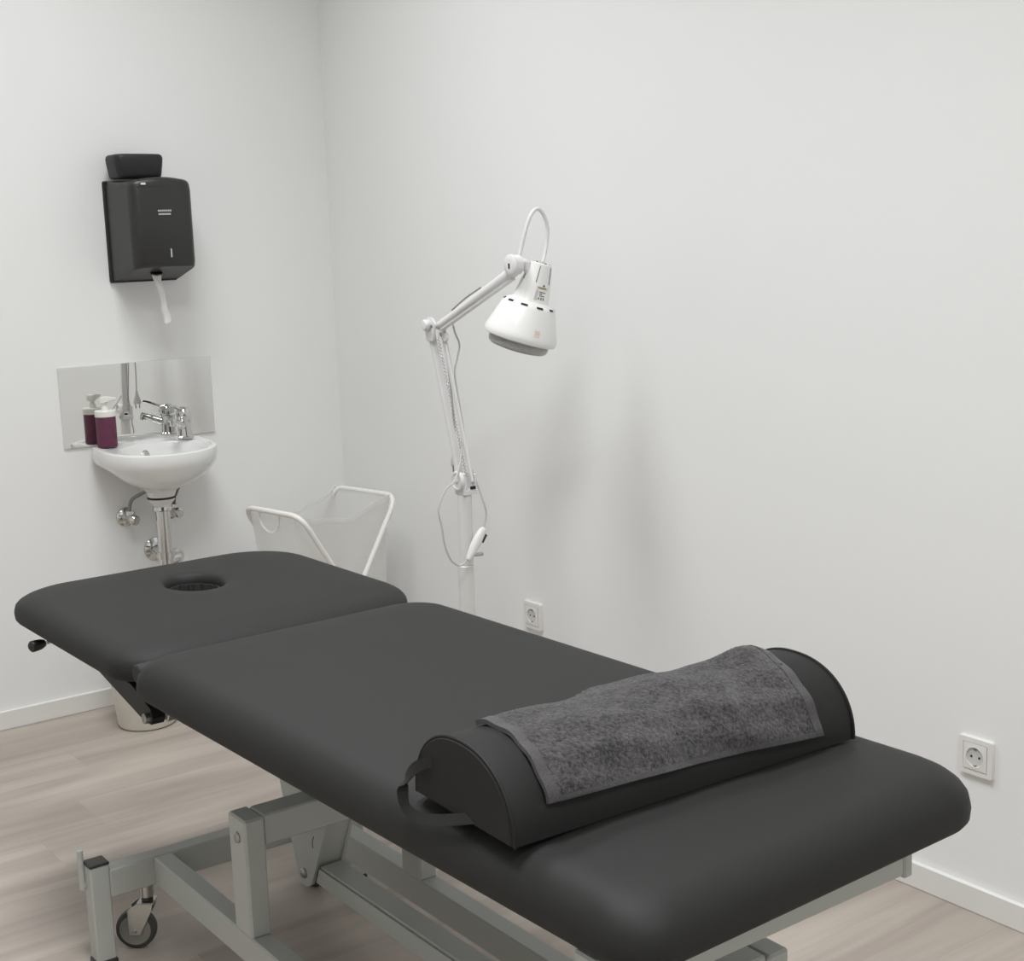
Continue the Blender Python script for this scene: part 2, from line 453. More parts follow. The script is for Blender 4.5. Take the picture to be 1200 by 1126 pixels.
# board under each cushion
bm = new()
for b in ((-1.46, -1.26, -1.80, -1.17), (-1.085, -.885, -1.80, -1.17), (-1.26, -1.085, -1.30, -1.17), (-1.26, -1.085, -1.80, -1.50)):
    box(bm, *b, .628, HZ0+.0005)
bm.transform(PMH); obj('head_board', bm, 'black_plastic', couch)
bm = new(); box(bm, -1.46, -.885, -3.165, -1.90, .624, PZ0+.0005, .002); bm.transform(PM4)
obj('main_board', bm, 'black_plastic', couch)

# head section: hinge arms, pivot bolts, release handle
for s, x in ((-1, -1.474), (1, -.864)):
    bm = new()
    prism(bm, [(x-.012, -1.56, .632), (x-.012, -1.625, .622), (x-.012, -1.858, .576), (x-.012, -1.888, .578), (x-.012, -1.899, .592), (x-.012, -1.888, .608), (x-.012, -1.80, .634)], (.024, 0, 0))
    a = obj('hinge_arm', bm, 'black_steel', couch)
    bm = new(); cyl(bm, (x-.024, -1.881, .590), (x+.050, -1.881, .590), .010, 14, .002)
    obj('pivot_bolt', bm, 'bolt', a)
    bm = new(); cyl(bm, (x+.018, -1.881, .590), (x+.036, -1.881, .590), .0145, 14, .002)
    obj('pivot_collar', bm, 'zinc', a)
bm = new(); tube(bm, [(-1.20, -1.30, .6235), (-1.46, -1.33, .6165), (-1.488, -1.335, .6150)], .0045, 10)
hd = obj('release_rod', bm, 'zinc', couch)
bm = new(); tube(bm, smooth([(-1.493, -1.3345, .6148), (-1.496, -1.335, .6145), (-1.505, -1.337, .614), (-1.522, -1.339, .613), (-1.526, -1.34, .6128)], 3), [.0075]*3+[.0085, .0095, .0105, .0115, .012, .0125, .0125, .011, .009, .005][:10], 12)
obj('release_knob', bm, 'black_plastic', hd, label='black rubber knob of the release rod')

# upper frame
UF = 'frame'
def part(name, b, m='frame', parent=couch, bev=.003, label=None, rot=False):
    bm = new(); box(bm, *b, bev=bev)
    if rot: bm.transform(PM4)
    return obj(name, bm, m, parent, label)
part('upper_side_rail', (-1.42, -1.38, -3.11, -1.87, .584, .6245), rot=True)
part('upper_side_rail', (-.965, -.925, -3.11, -1.87, .584, .6245), rot=True)
part('upper_crossbar', (-1.455, -.930, -3.132, -3.100, .562, .606))
part('upper_crossbar', (-1.38, -.965, -1.925, -1.885, .584, .6245), rot=True)
part('crossbar_end_plate', (-.931, -.914, -3.134, -3.094, .558, .628))
part('crossbar_end_plate', (-1.472, -1.455, -3.134, -3.094, .558, .628))

# base frame
for yy in (-1.595, -3.20):
    part('base_crossbeam', (-1.493, -.945, yy-.020, yy+.020, .140, .200))
    for x in (-1.513, -.925):
        lg = part('leg', (x-.020, x+.020, yy-.020, yy+.020, .010, .214))
        bm = new(); box(bm, x-.021, x+.021, yy-.021, yy+.021, .213, .2195, .002)
        obj('cap', bm, 'black_plastic', lg, label='black plastic end cap')
        bm = new(); box(bm, x-.022, x+.022, yy-.022, yy+.022, 0, .0115, .002)
        obj('foot', bm, 'black_plastic', lg, label='black rubber foot')
for x in (-1.38, -1.02):
    part('base_rail', (x-.020, x+.020, -3.18, -1.615, .140, .200))
# casters
def caster(x, y, face):
    f = Vector((face[0], face[1], 0)).normalized(); ax = f
    bm = new(); cyl(bm, (x, y, .112), (x, y, .141), .0145, 16, .002)
    st = obj('caster_stem', bm, 'zinc', couch)
    bm = new(); cyl(bm, (x, y, .104), (x, y, .113), .012, 16, .001); obj('caster_bearing', bm, 'black_plastic', st)
    side = Vector((-ax.y, ax.x, 0))
    c = Vector((x, y, .0425)) - side*.027
    bm = new()
    for s in (-1, 1):
        o = ax*(.0155*s)
        top = Vector((x, y, .103))
        poly = [c+o+side*.011+Vector((0,0,-.008)), c+o-side*.011+Vector((0,0,-.008)), c+o-side*.012+Vector((0,0,.045)), top+o-side*.018, top+o+side*.014, Vector((x,y,.088))+o+side*.012]
        prism(bm, poly, ax*(.0025*s))
    box(bm, -.018, .016, -.018, .018, .0, .003, mtx=Matrix.Translation((x, y, .101)) @ Matrix.Rotation(math.atan2(side.y, side.x), 4, 'Z'))
    fk = obj('caster_fork', bm, 'zinc', st)
    bm = new(); mt = basis(c - ax*.012, ax)
    lathe(bm, [(.030, -.0005), (.036, 0), (.041, .003), (.042, .007), (.042, .017), (.041, .021), (.036, .024), (.030, .0245)], mt, 36)
    obj('caster_tyre', bm, 'rubber', st)
    bm = new(); mt = basis(c - ax*.0135, ax)
    lathe(bm, [(.008, -.001), (.010, .0008), (.027, .0008), (.031, .0), (.033, .0015), (.033, .0255), (.031, .027), (.027, .0262), (.010, .0262), (.008, .028)], mt, 36)
    obj('caster_hub', bm, 'wheel', st)
    bm = new(); cyl(bm, c-ax*.020, c+ax*.020, .0045, 10, .001); obj('caster_axle', bm, 'bolt', st)
caster(-1.413, -1.595, (-.60, -.80)); caster(-1.012, -1.595, (-1, -.1))
caster(-1.435, -3.20, (-.9, .2)); caster(-.985, -3.20, (.8, .4))
# brake rod beside the near leg
bm = new(); tube(bm, [(-1.538, -1.578, .160), (-1.538, -1.578, .243)], .0065, 12)
br = obj('brake_rod', bm, 'frame', couch)
bm = new(); box(bm, -1.538, -1.531, -1.584, -1.572, .164, .176); obj('brake_rod_lug', bm, 'frame', br)
# columns with bolts
for x, s in ((-1.38, -1), (-1.02, 1)):
    for yy in (-2.033, -2.955):
        c = part('column', (x-.020, x+.020, yy-.034, yy+.034, .198, .424), bev=.004)
        bm = new(); lathe(bm, [(.0105, 0), (.0105, .002), (.008, .005), (.004, .0062)], basis((x+s*.020, yy-.004, .386), (s, 0, 0)), 18)
        obj('column_bolt', bm, 'bolt', c, label='steel bolt head')
# pivot tubes and lift levers
for yy in (-2.033, -2.955):
    pv = part('pivot_tube', (-1.360, -1.040, yy-.028, yy+.028, .366, .424))
    d = yy+2.033
    x = -1.235
    bm = new()
    prism(bm, [(x, -2.060+d, .368), (x, -1.990+d, .226), (x, -1.970+d, .214), (x, -1.948+d, .214), (x, -1.936+d, .230), (x, -1.882+d, .402), (x, -1.806+d, .600), (x, -1.930+d, .600), (x, -2.000+d, .420), (x, -2.000+d, .366)], (.006, 0, 0))
    lv = obj('lift_lever', bm, 'frame', couch)
    bm = new(); lathe(bm, [(.0105, 0), (.0105, .002), (.008, .0055), (.004, .007)], basis((x, -1.962+d, .240), (-1, 0, 0)), 18)
    obj('lever_bolt', bm, 'bolt', lv, label='steel bolt head')
    for q in range(6):
        bm = new(); yy2 = -2.035 + d + q*.009
        tube(bm, [(x-.0005, yy2, .360-.004*q+.003*math.sin(q*2.1)), (x-.0005, yy2+.006, .356-.004*q+.004*math.sin(q*3.1))], .0014, 6)
        obj('weld_scuff', bm, 'drawing_ink', lv)
    bm = new(); tube(bm, smooth([(x-.0003, -2.010+d, .330), (x-.0003, -2.004+d, .318), (x-.0003, -2.004+d, .305)], 3), .0011, 6)
    obj('weld_scuff', bm, 'drawing_ink', lv)
    bm = new()
    prism(bm, [(x+.058, -2.055+d, .368), (x+.058, -1.990+d, .230), (x+.058, -1.948+d, .214), (x+.058, -1.882+d, .402), (x+.058, -1.806+d, .600), (x+.058, -1.930+d, .600), (x+.058, -2.000+d, .420), (x+.058, -2.000+d, .366)], (.006, 0, 0))
    obj('lift_lever', bm, 'frame', couch)
    bm = new(); prism(bm, [(x+.006, -2.052+d, .366), (x+.006, -1.995+d, .254), (x+.006, -1.990+d, .257), (x+.006, -2.046+d, .366)], (.052, 0, 0))
    obj('lever_web', bm, 'frame', couch)
part('lift_support', (-1.40, -.945, -2.81, -2.77, .584, .622))
# lifting motor tube from the lever to the foot end
bm = new()
prism(bm, [(-1.229, -2.008, .268), (-1.229, -1.990, .226), (-1.229, -2.88, .222), (-1.229, -2.88, .270)], (.052, 0, 0))
bmesh.ops.bevel(bm, geom=bm.edges[:], offset=.005, segments=2, affect='EDGES')
obj('lift_actuator', bm, 'frame', couch)

# ------------------------------------------------------------------ bolster and towel
BZ = PZ1+.0005
BA, BB = Vector((-1.474, -2.877, BZ)), Vector((-.886, -2.899, BZ))
BAX = (BB-BA).normalized(); BSD = Vector((BAX.y, -BAX.x, 0))   # BSD points towards the foot end (-Y)
BW, BH = .114, .101
def bol_pt(s, th, k=1.0, off=0.):
    c = BA.lerp(BB, s); e = .9
    cx = math.copysign(abs(math.cos(th))**e, math.cos(th)); sz = abs(math.sin(th))**e
    return c + BSD*((BW+off)*k*cx) + Vector((0, 0, (BH+off)*k*sz))
def bol_ring(s, k=1.0, lift=0.):
    r = [bol_pt(s, PI*i/28, k) for i in range(29)]
    c = BA.lerp(BB, s)
    for i in range(1, 8): r.append(c + BSD*(BW*k*(-1+2*i/8)))
    cc = c + Vector((0,0,BH*.42))
    return [cc + (p-cc) for p in r]
bol = thing('bolster', 'black half round vinyl bolster cushion lying across the foot end of the couch', 'bolster', tuple(BA.lerp(BB, .5)))
bm = new()
L = (BB-BA).length
ss = [0, .004, .012] + [.05+.9*i/14 for i in range(15)] + [.988, .996, 1]
kk = [.955, .985, 1] + [1]*15 + [1, .985, .955]
rings = []
for s, k in zip(ss, kk):
    cc = BA.lerp(BB, s) + Vector((0,0,BH*.42)); rings.append([cc + (p-cc)*k for p in bol_ring(s)])
loft(bm, rings)
obj('cushion', bm, 'vinyl_bolster', bol)
for s, k in ((.006, 1.0), (.994, 1.0)):     # piped seam round each end
    bm = new(); cc = BA.lerp(BB, s) + Vector((0,0,BH*.42))
    pts = [cc + (bol_pt(s, PI*i/40)-cc)*1.004 for i in range(41)]
    tube(bm, pts, .0022, 8); obj('seam', bm, 'vinyl_bolster', bol)
# carrying strap
bm = new()
pts = smooth([(-1.463, -2.835, .778), (-1.470, -2.812, .772), (-1.482, -2.785, .757), (-1.490, -2.768, .730), (-1.492, -2.772, .706), (-1.492, -2.795, .699), (-1.490, -2.825, .702), (-1.484, -2.862, .712), (-1.475, -2.895, .722), (-1.4655, -2.925, .732)], 5)
ribbon(bm, pts, [Vector((.2, -.55, .8)).lerp(Vector((.4, .5, .75)), i/(len(pts)-1)) for i in range(len(pts))], .015, .0015)
obj('strap', bm, 'strap', bol)

tw = thing('towel', 'dark grey terry hand towel draped over the black bolster', 'towel', tuple(BA.lerp(BB, .5)))
def towel_off(u, v):
    w = .0016*math.sin(9*u+2*v) + .0022*math.sin(17*u+5*v+1) + .0014*math.sin(23*v+8*u)
    bump = .017*math.exp(-((u-.945)/.085)**2)*math.exp(-((v-.80)/.16)**2)
    bump += .005*math.exp(-((u-.60)/.07)**2 - ((v-.75)/.25)**2) + .004*math.exp(-((u-.42)/.05)**2 - ((v-.9)/.2)**2)
    bump += .005*math.exp(-((u-.72-.12*(v-.5))/.035)**2)*math.exp(-((v-.55)/.3)**2)
    bump += .004*math.exp(-((u-.14)/.06)**2 - ((v-.15)/.15)**2)
    return .0042 + max(w, -.0025) + bump
def towel_pt(u, v, extra=0.):
    th0 = math.radians(17 + 2.5*math.sin(2.5*u+.3) - 7*u*u + 4*(1-u)**3); th1 = math.radians(116 + 5*math.sin(5*u))
    s = .108 + .770*u - .012*(1-v)*(1-u) - .004*math.sin(6*v)
    return bol_pt(s, th0+(th1-th0)*v, 1., towel_off(u, v)+extra)
def towel_mesh(u0, u1, v0, v1, nu, nv, th=.0045, lift=0.):
    bm = new(); top, bot = [], []
    for i in range(nu+1):
        rt, rb = [], []
        for j in range(nv+1):
            u = u0+(u1-u0)*i/nu; v = v0+(v1-v0)*j/nv
            rag = .0009*math.sin(i*2.3+j*1.7) if lift == 0 else 0
            rt.append(bm.verts.new(towel_pt(u, v, th*.5+rag+lift))); rb.append(bm.verts.new(towel_pt(u, v, -th*.45+lift*.0)))
        top.append(rt); bot.append(rb)
    for i in range(nu):
        for j in range(nv):
            bm.faces.new((top[i][j], top[i+1][j], top[i+1][j+1], top[i][j+1])); bm.faces.new((bot[i][j], bot[i][j+1], bot[i+1][j+1], bot[i+1][j]))
    for i in range(nu):
        bm.faces.new((top[i][0], bot[i][0], bot[i+1][0], top[i+1][0])); bm.faces.new((top[i][nv], top[i+1][nv], bot[i+1][nv], bot[i][nv]))
    for j in range(nv):
        bm.faces.new((top[0][j], top[0][j+1], bot[0][j+1], bot[0][j])); bm.faces.new((top[nu][j], bot[nu][j], bot[nu][j+1], top[nu][j+1]))
    return bm
obj('cloth', towel_mesh(0, 1, 0, 1, 110, 56), 'towel', tw, sharp=80)
for nm, a in (('hem', (-.004, .030, -.012, 1.0, 4, 50)), ('hem', (.972, 1.004, -.012, 1.0, 4, 50))):
    obj(nm, towel_mesh(*a, th=.006, lift=.0007), 'towel_hem', tw, label='lighter ribbed hem band', sharp=80)
obj('hem', towel_mesh(.03, .972, -.014, .022, 70, 3, th=.006, lift=.0007), 'towel_hem', tw, label='lighter ribbed hem band', sharp=80)
# small hanging loop at the far right corner of the towel
bm = new(); p = [towel_pt(.985, v, .004) for v in (.72, .68, .64, .60)]
ribbon(bm, smooth(p, 3), tuple(BAX), .006, .0015); obj('hanging_loop', bm, 'towel_hem', tw, label='small grey hanging loop')

# ------------------------------------------------------------------ paper towel dispenser
DX = -.668
dsp = thing('paper_dispenser', 'black wall mounted centre feed paper dispenser with a tissue tail hanging below', 'paper dispenser', (DX, 0, 1.33))
def disp_outline(hb, hf, d, n=6):
    r = .032; pts = [(-hb, 0)]
    # left front corner
    for k in range(n+1):
        a = PI + .5*PI*k/n; pts.append((-hf + r + r*math.cos(a), -d + r + r*math.sin(a)))
    for k in range(1, 6):
        t = k/6; pts.append((-hf+r + t*2*(hf-r), -d - .008*math.sin(PI*t)))
    for k in range(n+1):
        a = 1.5*PI + .5*PI*k/n; pts.append((hf - r + r*math.cos(a), -d + r + r*math.sin(a)))
    pts.append((hb, 0)); return pts
bm = new(); rings = []
def dz(yv, z): return z
ol = disp_outline(.108, .099, .175)
def ringz(zf, sc):
    out = []
    for x, yv in ol:
        t = -yv/.175; out.append(Vector((DX + x*sc, -.012 + (yv*sc if yv < 0 else 0), zf(x, t))))
    return out
bott = lambda x, t: 1.333 + .040*t
topf = lambda dzv: (lambda x, t: 1.640 - dzv - .012*t*0 - .010*(x/.1)**2*(.4+.6*t))
rings = [ringz(lambda x, t: bott(x, t)+.001, .93), ringz(bott, .965), ringz(lambda x, t: bott(x, t)+.004, .99), ringz(lambda x, t: bott(x, t)+.012, 1.0)]
for k in range(1, 5): rings.append(ringz(lambda x, t, k=k: bott(x, t)+.012 + (topf(.028)(x, t)-bott(x, t)-.012)*k/4, 1.0))
rings += [ringz(topf(.016), .995), ringz(topf(.007), .975), ringz(topf(.002), .94), ringz(topf(0), .89)]
loft(bm, rings)
body = obj('cover', bm, 'dispenser', dsp)
bm = new(); box(bm, DX-.115, DX+.104, -.013, 0, 1.329, 1.636, .004); obj('back_plate', bm, 'box_black', dsp)
# front panel: raised slightly, with a vertical join left of it
bm = new(); rings = []
for z0 in (1.383, 1.386, 1.60, 1.612): 
    pass
pf = [(x, yv) for x, yv in ol[2:-2]]
def pring(z, grow): return [Vector((DX + x*1.004, -.012 + yv - grow, z)) for x, yv in pf] + [Vector((DX + x*.97, -.012 + yv + .006, z)) for x, yv in reversed(pf)]
loft(bm, [pring(1.384, 0.), pring(1.387, .0016), pring(1.600, .0016), pring(1.606, 0.)])
obj('front_panel', bm, 'dispenser', body)
FY = -.012-.175-.008-.0022
bm = new(); box(bm, DX-.067, DX-.052, FY+.006, FY+.0085, 1.6165, 1.6225, .0005); obj('lock_window', bm, 'white_plastic', body, label='tiny white lock window')
bm = new(); box(bm, DX+.0085, DX+.0125, FY-.0006, FY+.003, 1.402, 1.428); obj('level_slit', bm, 'logo', body, label='narrow pale level slit')
bm = new(); rnd = random.Random(3)
for k in range(7):
    x = DX-.022 + k*.0062; box(bm, x, x+.0042, FY-.0006, FY+.003, 1.5375, 1.5425)
xx = DX-.021
for k in range(9):
    wd = .0035; box(bm, xx, xx+wd, FY-.0006, FY+.003, 1.5275, 1.5325); xx += wd+.0008
obj('logo_print', bm, 'logo', body, label='two short rows of silver lettering')
bm = new(); lathe(bm, [(.020, 0), (.017, .004), (.012, .006)], basis((DX-.003, -.10, 1.3555), (0, .22, -.97)), 20); obj('feed_nozzle', bm, 'dispenser', body)
bm = new(); rings = []
path = smooth([(DX-.003, -.10, 1.352), (DX-.002, -.105, 1.330), (DX+.006, -.108, 1.300), (DX+.010, -.110, 1.272), (DX+.009, -.110, 1.245), (DX+.016, -.11, 1.222), (DX+.018, -.11, 1.202)], 4)
for i, p in enumerate(path):
    t = i/(len(path)-1); a = 2.2*t+.4; w_ = .013 + .003*math.sin(9*t+1); r = []
    for k in range(12):
        q = 2*PI*k/12; rr = w_*math.cos(q); r2 = .0075*math.sin(q) + .003*math.sin(3*q+4*t)
        r.append(p + Vector((math.cos(a)*rr - math.sin(a)*r2, math.sin(a)*rr + math.cos(a)*r2, .002*math.sin(3*q+7*t))))
    rings.append(r)
loft(bm, rings); obj('tissue_tail', bm, 'paper', dsp, label='twisted white tissue tail')

# small black box on the dispenser
bm = new(); rings = []
for z, sx, sy in ((0, .84, .86), (.003, .89, .92), (.010, .915, .96), (.046, .985, 1.0), (.058, 1.0, 1.0), (.066, .97, .96), (.070, .90, .88), (.071, .7, .7)):
    o2 = rrect(-.077*sx, .077*sx, -.055*sy, .042, (.024, .024, .012, .012), 5)
    n0 = rrect(-.077, .077, -.055, .042, (.024, .024, .012, .012), 5)
    rings.append([Vector((DX-.036 + p[0]*sx, -.075 + p[1]*sy, 1.6402 + z)) for p in n0])
loft(bm, rings)
tag(obj('rounded_box', bm, 'box_black', origin=(DX-.036, -.075, 1.6402)), 'small black rounded plastic box sitting on top of the paper dispenser', 'box')

# ------------------------------------------------------------------ mirror
mir = thing('wall_mirror', 'frameless rectangular mirror on the wall behind the wash basin', 'mirror', (-.72, 0, .834))
bm = new(); box(bm, -.9688, -.471, -.0048, -.0005, .8336, 1.0819); obj('glass_edge', bm, 'mirror_edge', mir)
bm = new(); box(bm, -.9680, -.4718, -.0058, -.0047, .8344, 1.0811); obj('mirror_glass', bm, 'mirror', mir)

# ------------------------------------------------------------------ wash basin
BX = -.720
bas = thing('wash_basin', 'small white ceramic wash basin mounted on the wall below the mirror', 'wash basin', (BX, 0, .69))
NB = 72
def bas_out(sx=1., sy=1.):
    out = []
    for k in range(NB):
        t = 2*PI*k/NB; c, s = math.cos(t), math.sin(t)
        if s >= 0:
            x = .178*math.copysign(abs(c)**(2/7), c); yv = .118*abs(s)**(2/7)
        else:
            e = 2/2.25
            x = .178*math.copysign(abs(c)**e, c); yv = -.175*abs(s)**e
        out.append((x*sx, yv*sy))
    return out
def bas_ring(sx, sy, z, dx=0., dy=0., tilt=1.):
    r = []
    for x, yv in bas_out(sx, sy):
        yy = -.120 + yv + dy
        r.append(Vector((BX + x + dx, min(yy, -.001), z + tilt*.055*min(yy+.05, 0))))
    return r
def bas_under(sxf, sxb, sy, z, tilt):
    # underside: the back corners draw in sooner than the round front
    r = []
    for x, yv in bas_out(1., 1.):
        wgt = min(max((yv+.06)/.15, 0), 1); k = sxf + (sxb-sxf)*wgt
        r.append(Vector((BX + x*k, min(-.120 + yv*sy, -.001), z + tilt*.055*min(-.120+yv*sy+.05, 0))))
    return r
def ell_ring(cx, cy, rx, ry, z, tilt=1.):
    return [Vector((cx + rx*math.cos(2*PI*k/NB), cy + ry*math.sin(2*PI*k/NB), z + tilt*.055*min(cy + ry*math.sin(2*PI*k/NB)+.05, 0))) for k in range(NB)]
bm = new(); Z0 = .8335
cx, cy = BX+.010, -.165
rings = [ell_ring(cx, cy+.0, .022, .022, .722, 0), ell_ring(cx, cy, .06, .045, .727, .0), ell_ring(cx, cy, .105, .076, .745, .2), ell_ring(cx, cy, .126, .096, .780, .6), ell_ring(cx, cy, .136, .103, .812, .9), ell_ring(cx, cy, .140, .1065, Z0-.007), ell_ring(cx, cy, .1435, .109, Z0-.002),
         bas_ring(.90, .92, Z0+.0005), bas_ring(.965, .972, Z0+.0008), bas_ring(.99, .992, Z0-.0015), bas_ring(1., 1., Z0-.007), bas_ring(1.0, 1.0, Z0-.028, tilt=.9), bas_ring(.985, .985, Z0-.042, tilt=.85),
         bas_under(.97, .965, .965, Z0-.050, .8), bas_under(.91, .86, .93, Z0-.064, .7), bas_under(.82, .68, .87, Z0-.083, .6), bas_under(.65, .52, .77, Z0-.107, .4), bas_under(.43, .38, .61, Z0-.125, .2)]
rings += [ell_ring(BX-.002, -.135, .058, .050, Z0-.137, 0), ell_ring(BX-.003, -.135, .046, .044, Z0-.145, 0), ell_ring(BX-.004, -.135, .041, .041, .672, 0)]
loft(bm, rings)
bowl = obj('bowl', bm, 'ceramic', bas)
bm = new(); lathe(bm, [(.016, 0), (.016, .003), (.011, .005), (.010, .003)], basis((BX-.02, -.0655, .795), (0, -.98, .25)), 24)
obj('overflow_ring', bm, 'chrome', bowl, label='chrome overflow ring')
bm = new(); lathe(bm, [(.021, 0), (.021, .004), (.016, .006)], basis((cx, cy, .722), (0, 0, 1)), 24); obj('drain', bm, 'chrome', bowl, label='chrome drain')
bm = new(); cyl(bm, (BX+.176, -.055, .812), (BX+.182, -.055, .812), .006, 12); obj('fixing_plug', bm, 'gasket', bowl, label='black fixing plug')

# waste trap
DXX = -.724
trp = thing('waste_trap', 'chrome waste pipe and trap hanging below the wash basin', 'drain pipe', (DXX, -.135, .672))
bm = new(); lathe(bm, [(.0435, 0), (.0445, .002), (.0435, .0045)], basis((DXX, -.135, .6705), (0, 0, -1)), 32); obj('gasket', bm, 'gasket', trp, label='black rubber gasket')
bm = new(); lathe(bm, [(.041, 0), (.041, .006), (.034, .014), (.027, .020), (.026, .036)], basis((DXX, -.135, .6665), (0, 0, -1)), 32); obj('flange', bm, 'white_plastic', trp, label='white plastic flange')
bm = new(); lathe(bm, [(.019, 0), (.0285, .001), (.0295, .012), (.026, .016), (.019, .017)], basis((DXX, -.135, .642), (0, 0, -1)), 28); obj('nut', bm, 'chrome', trp)
bm = new(); cyl(bm, (DXX, -.135, .632), (DXX, -.135, .40), .0225, 28); obj('pipe', bm, 'chrome', trp)
bm = new(); lathe(bm, [(.019, 0), (.0275, .001), (.0275, .022), (.019, .023)], basis((DXX, -.135, .497), (0, 0, -1)), 28); obj('nut', bm, 'chrome', trp)
bm = new(); tube(bm, smooth([(DXX, -.135, .465), (DXX+.03, -.132, .467), (DXX+.045, -.115, .470), (DXX+.045, -.06, .474), (DXX+.03, -.03, .478), (DXX+.02, 0, .480)], 5), .0165, 20); obj('elbow', bm, 'chrome', trp)
bm = new(); lathe(bm, [(.038, 0), (.037, .004), (.025, .010), (.0175, .012)], basis((DXX+.02, -.0005, .480), (0, -1, 0)), 30); obj('wall_rosette', bm, 'chrome', trp)
bm = new(); lathe(bm, [(.0175, 0), (.023, .001), (.023, .018), (.0175, .019)], basis((DXX+.045, -.10, .471), (0, -1, 0)), 28); obj('nut', bm, 'chrome', trp)

# angle valves
def valve(x, z, label, hose, hm):
    v = thing('angle_valve', label, 'valve', (x, 0, z), 0, 'angle valves under the basin')
    bm = new(); lathe(bm, [(.031, 0), (.0305, .004), (.020, .010), (.011, .011)], basis((x, -.0005, z), (0, -1, 0)), 28); obj('rosette', bm, 'chrome', v)
    bm = new(); cyl(bm, (x, -.008, z), (x, -.060, z), .0135, 20, .001); obj('body', bm, 'chrome', v)
    bm = new(); lathe(bm, [(.009, 0), (.0155, .002), (.0172, .008), (.0155, .018), (.0172, .020), (.012, .025)], basis((x, -.056, z), (.15, -1, -.1)), 8); obj('knob', bm, 'chrome', v)
    bm = new(); lathe(bm, [(.009, 0), (.0125, .002), (.0125, .016), (.008, .018)], basis((x, -.040, z+.008), (0, 0, 1)), 8); obj('compression_nut', bm, 'chrome', v)
    bm = new(); tube(bm, smooth(hose, 5), [.0055]*10+[.0085]*20 if hm == 'brown_hose' else .0055, 10); obj('hose', bm, hm, v)
    return v
valve(-.793, .598, 'chrome angle valve to the left of the waste pipe', [(-.793, -.040, .618), (-.792, -.042, .640), (-.784, -.050, .660), (-.768, -.070, .674), (-.74, -.085, .690)], 'hose')
valve(-.647, .600, 'chrome angle valve to the right of the waste pipe', [(-.647, -.040, .620), (-.650, -.055, .640), (-.657, -.080, .662), (-.655, -.090, .678), (-.638, -.085, .696), (-.618, -.078, .716)], 'brown_hose')

# mixer tap
tp = thing('mixer_tap', 'chrome single lever mixer tap on the right of the basin', 'tap', (-.602, -.072, Z0))
TX, TY = -.602, -.072
ZT = Z0+.0012
td = Vector((-.80, -.60, 0)).normalized()
bm = new(); lathe(bm, [(.026, 0), (.026, .005), (.0225, .008), (.0215, .030), (.021, .056), (.0235, .060), (.0235, .064)], basis((TX, TY, ZT), (0, 0, 1)), 28); obj('tap_body', bm, 'chrome', tp)
bm = new(); s0 = Vector((TX, TY, ZT+.040)); tube(bm, smooth([s0+td*.012, s0+td*.04+Vector((0,0,.010)), s0+td*.062+Vector((0,0,.018)), s0+td*.086+Vector((0,0,.025))], 5), [.013]*3+[.012]*5+[.0105]*5+[.0100]*3, 16)
sp = obj('spout', bm, 'chrome', tp)
bm = new(); e0 = s0+td*.079+Vector((0,0,.021)); lathe(bm, [(.0095, 0), (.0115, .002), (.0115, .014), (.009, .016)], basis(e0+Vector((0,0,.004)), (0, 0, -1)), 20); obj('aerator', bm, 'chrome', sp)
bm = new(); lathe(bm, [(.0235, 0), (.0245, .004), (.024, .020), (.019, .030), (.010, .035)], basis((TX, TY, ZT+.0655), Vector((-.18, -.12, 1))), 28)
cp = obj('tap_cap', bm, 'chrome', tp)
bm = new(); l0 = Vector((TX, TY, ZT+.088)); pts = smooth([l0+td*.008, l0+td*.035+Vector((0,0,.010)), l0+td*.055+Vector((0,0,.018)), l0+td*.078+Vector((0,0,.023))], 5)
ribbon(bm, pts, Vector((-td.y, td.x, 0)), .014, .006); bmesh.ops.bevel(bm, geom=bm.edges[:], offset=.0015, segments=1, affect='EDGES'); obj('lever', bm, 'chrome', tp)

# soap bottle
bt = thing('soap_bottle', 'burgundy soap bottle with a white pump top at the left end of the basin', 'soap bottle', (-.856, -.055, Z0+.001))
sx, sy, sz = -.852, -.057, Z0+.0012
bm = new(); lathe(bm, [(.029, 0), (.0305, .002), (.0305, .092), (.0295, .094)], Matrix.Translation((sx, sy, sz)), 32); obj('body', bm, 'burgundy', bt)
bm = new(); lathe(bm, [(.0315, .0935), (.0318, .096), (.0318, .110), (.0300, .1125), (.012, .1135)], Matrix.Translation((sx, sy, sz)), 32); obj('collar', bm, 'pump_white', bt, label='white screw collar')
bm = new(); lathe(bm, [(.0105, .1135), (.0105, .123), (.0075, .124), (.0075, .134), (.0085, .1345), (.0125, .136)], Matrix.Translation((sx, sy, sz)), 20); pm = obj('pump', bm, 'pump_white', bt, label='white pump')
bm = new(); rings = []
nd = Vector((.86, -.50, 0)).normalized(); ns = Vector((-nd.y, nd.x, 0))
for t, wv, z0_, z1_ in ((-.013, .010, .135, .146), (-.011, .012, .1345, .152), (0, .0125, .1345, .154), (.010, .0105, .138, .1535), (.030, .0065, .143, .151), (.036, .0055, .1435, .150)):
    c = Vector((sx, sy, sz)) + nd*t
    rings.append([c+ns*wv+Vector((0,0,z0_)), c+ns*wv+Vector((0,0,z1_)), c-ns*wv+Vector((0,0,z1_)), c-ns*wv+Vector((0,0,z0_))])
loft(bm, rings); bmesh.ops.bevel(bm, geom=bm.edges[:], offset=.0015, segments=2, affect='EDGES'); obj('nozzle', bm, 'pump_white', pm)

